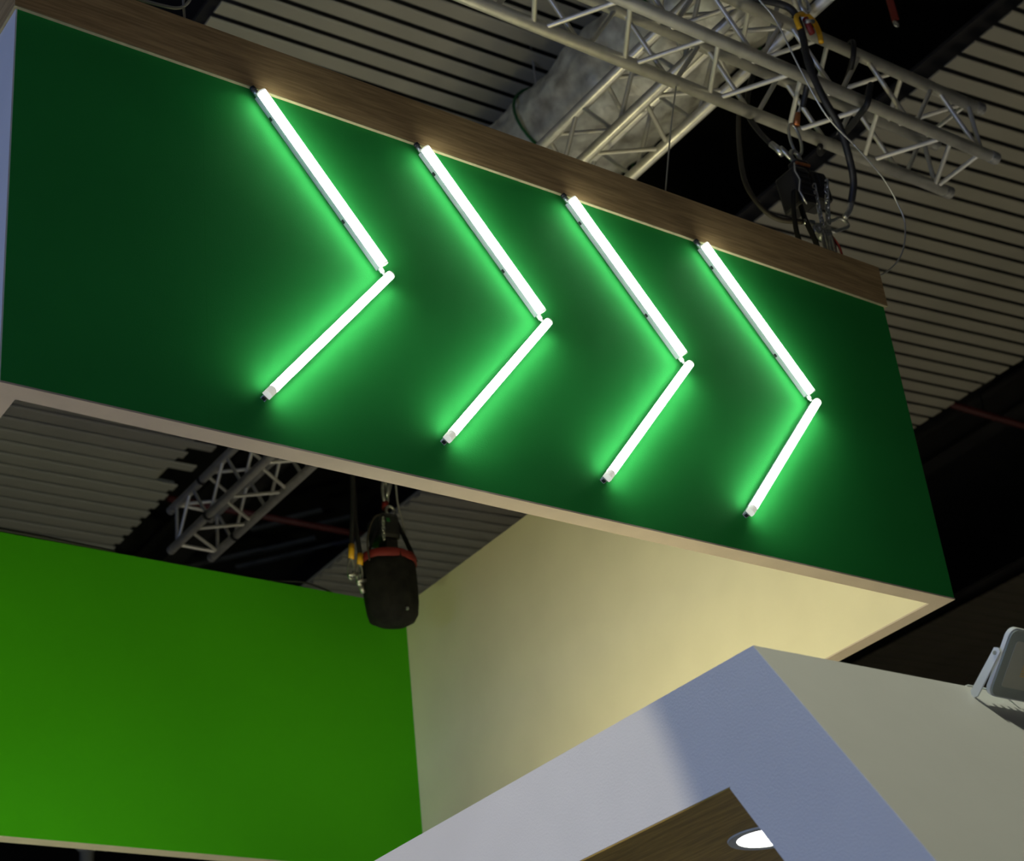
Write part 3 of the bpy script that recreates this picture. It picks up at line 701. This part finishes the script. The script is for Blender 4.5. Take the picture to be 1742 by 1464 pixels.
bm = nb(); box(bm, (CX + 0.001, HY + 0.002, HZ), (XR, YB, HZ + 0.004)); box(bm, (CX + TH + 0.001, HY - 0.02, HZ + 0.004), (XR, YB, HZ + 0.02)); finish('oak_ceiling', bm, 'oak_ceiling', can)
bm = nb(); box(bm, (CX + 0.001, YB, 0), (XR, YB + 0.05, APZ)); finish('back_board', bm, 'cream_paint', can)
bm = nb(); box(bm, (XR, yl0, 0), (XR + 0.05, YB + 0.05, APZ - 0.04)); finish('end_board', bm, 'white_paint', can)
bm = nb(); box(bm, (CX + TH, yl0, 0), (XR, yl0 + 0.05, zl)); finish('front_board', bm, 'white_paint', can)
# recessed downlight in the oak ceiling
dl = root('recessed_downlight', (3.233, 3.300, HZ), 'round lit downlight recessed in the oak canopy ceiling', 'light')
b = (3.233, 3.300, HZ - 0.0005)
bm = nb(); n = 40; R0, R1 = 0.104, 0.080
o0 = [bm.verts.new((b[0] + math.cos(2 * PI * i / n) * R0, b[1] + math.sin(2 * PI * i / n) * R0, b[2])) for i in range(n)]
o1 = [bm.verts.new((b[0] + math.cos(2 * PI * i / n) * (R0 - 0.002), b[1] + math.sin(2 * PI * i / n) * (R0 - 0.002), b[2] - 0.004)) for i in range(n)]
o2 = [bm.verts.new((b[0] + math.cos(2 * PI * i / n) * R1, b[1] + math.sin(2 * PI * i / n) * R1, b[2] - 0.004)) for i in range(n)]
o3 = [bm.verts.new((b[0] + math.cos(2 * PI * i / n) * R1, b[1] + math.sin(2 * PI * i / n) * R1, b[2])) for i in range(n)]
for A, B in ((o0, o1), (o1, o2), (o2, o3), (o3, o0)):
    for i in range(n): bm.faces.new((A[i], A[(i + 1) % n], B[(i + 1) % n], B[i]))
finish('trim_ring', bm, 'downlight_ring', dl)
bm = nb(); lathe(bm, (b[0], b[1], b[2] - 0.0025), [(R1 - 0.0005, 0), (R1 - 0.0005, 0.002)], n); finish('lens', bm, 'downlight_lens', dl)

# ------------------------------------------------------------------ floodlight on the canopy edge
FX = 3.612
P0 = Vector((FX, 2.800, 1.549 + EYE)); P1 = Vector((FX, 2.674, 1.688 + EYE))
up = (P1 - P0).normalized(); H = (P1 - P0).length; fx = Vector((1, 0, 0)); fn = up.cross(fx).normalized()
if fn.y > 0: fn = -fn
Wd = 0.27; cen = (P0 + P1) / 2 + fx * Wd / 2
fl = root('floodlight', (FX + Wd / 2, APY, APZ), 'white rectangular floodlight standing on the canopy edge at the right border', 'floodlight')
def rrect(w_, h_, r_, n_=7):
    out = []
    for cx_, cy_, a0 in ((w_ / 2 - r_, h_ / 2 - r_, 0), (-w_ / 2 + r_, h_ / 2 - r_, PI / 2), (-w_ / 2 + r_, -h_ / 2 + r_, PI), (w_ / 2 - r_, -h_ / 2 + r_, 1.5 * PI)):
        for i in range(n_):
            t = a0 + PI / 2 * i / (n_ - 1); out.append((cx_ + r_ * math.cos(t), cy_ + r_ * math.sin(t)))
    return out
def plate(w_, h_, r_, d0, d1, material, name, parent=fl):
    bm = nb(); prism(bm, [cen + fx * a_ + up * b_ + fn * d0 for a_, b_ in rrect(w_, h_, r_)], fn * (d1 - d0)); return finish(name, bm, material, parent)
body = plate(Wd, H, 0.026, -0.016, -0.003, 'flood_body', 'body')
plate(Wd - 0.008, H - 0.008, 0.023, -0.0025, 0.002, 'flood_glass', 'front_glass')
plate(Wd - 0.062, H - 0.062, 0.010, 0.0022, 0.0030, 'flood_reflector', 'reflector')
for i in range(5):
    bm = nb()
    for j in range(7):
        obox(bm, cen + fx * (-Wd / 2 + 0.088 + j * 0.0068) + up * (-0.026 + i * 0.0068) + fn * 0.0034, fx, up, fn, 0.0042, 0.0030, 0.0008)
    finish('led_row', bm, 'led_yellow', fl)
for i in range(8):
    bm = nb(); obox(bm, cen + fx * (-0.10 + i * 0.0285) - fn * 0.027, fx, up, fn, 0.004, H * 0.75, 0.020); finish('cooling_fin', bm, 'flood_body', fl)
# U bracket: side arms, foot
for sgn, xx in ((-1, FX - 0.012), (1, FX + Wd + 0.012)):
    pv = Vector((xx, 2.729, 1.634 + EYE)) - fn * 0.010; ft = Vector((xx, 2.832, 1.566 + EYE))
    d = (ft - pv).normalized(); s = d.cross(fx).normalized()
    bm = nb(); prism(bm, [pv + s * 0.012 - d * 0.010, pv + s * 0.012 + d * 0.01, ft + s * 0.014, ft + d * 0.016, ft - s * 0.014, pv - s * 0.012 + d * 0.01, pv - s * 0.012 - d * 0.010, pv - d * 0.016], fx * 0.004)
    arm = finish('bracket_arm', bm, 'flood_body', fl)
    bm = nb(); rod(bm, pv - fx * 0.004, pv + fx * 0.018, 0.0055, n=10); finish('pivot_bolt', bm, 'galvanised', arm)
bm = nb(); obox(bm, (FX + Wd / 2, 2.878, APZ + 0.004), (1, 0, 0), (0, 1, 0), (0, 0, 1), Wd - 0.02, 0.03, 0.004); finish('bracket_foot', bm, 'flood_body', fl)
bm = nb(); hose(bm, smooth_path([cen - fn * 0.04 - up * H * 0.30, cen - fn * 0.07 - up * H * 0.42, Vector((FX + Wd / 2, 2.93, APZ + 0.008)), Vector((FX + Wd / 2 + 0.1, 3.2, APZ + 0.006))], 6), 0.004, 8); finish('supply_cable', bm, 'black_rubber', fl)
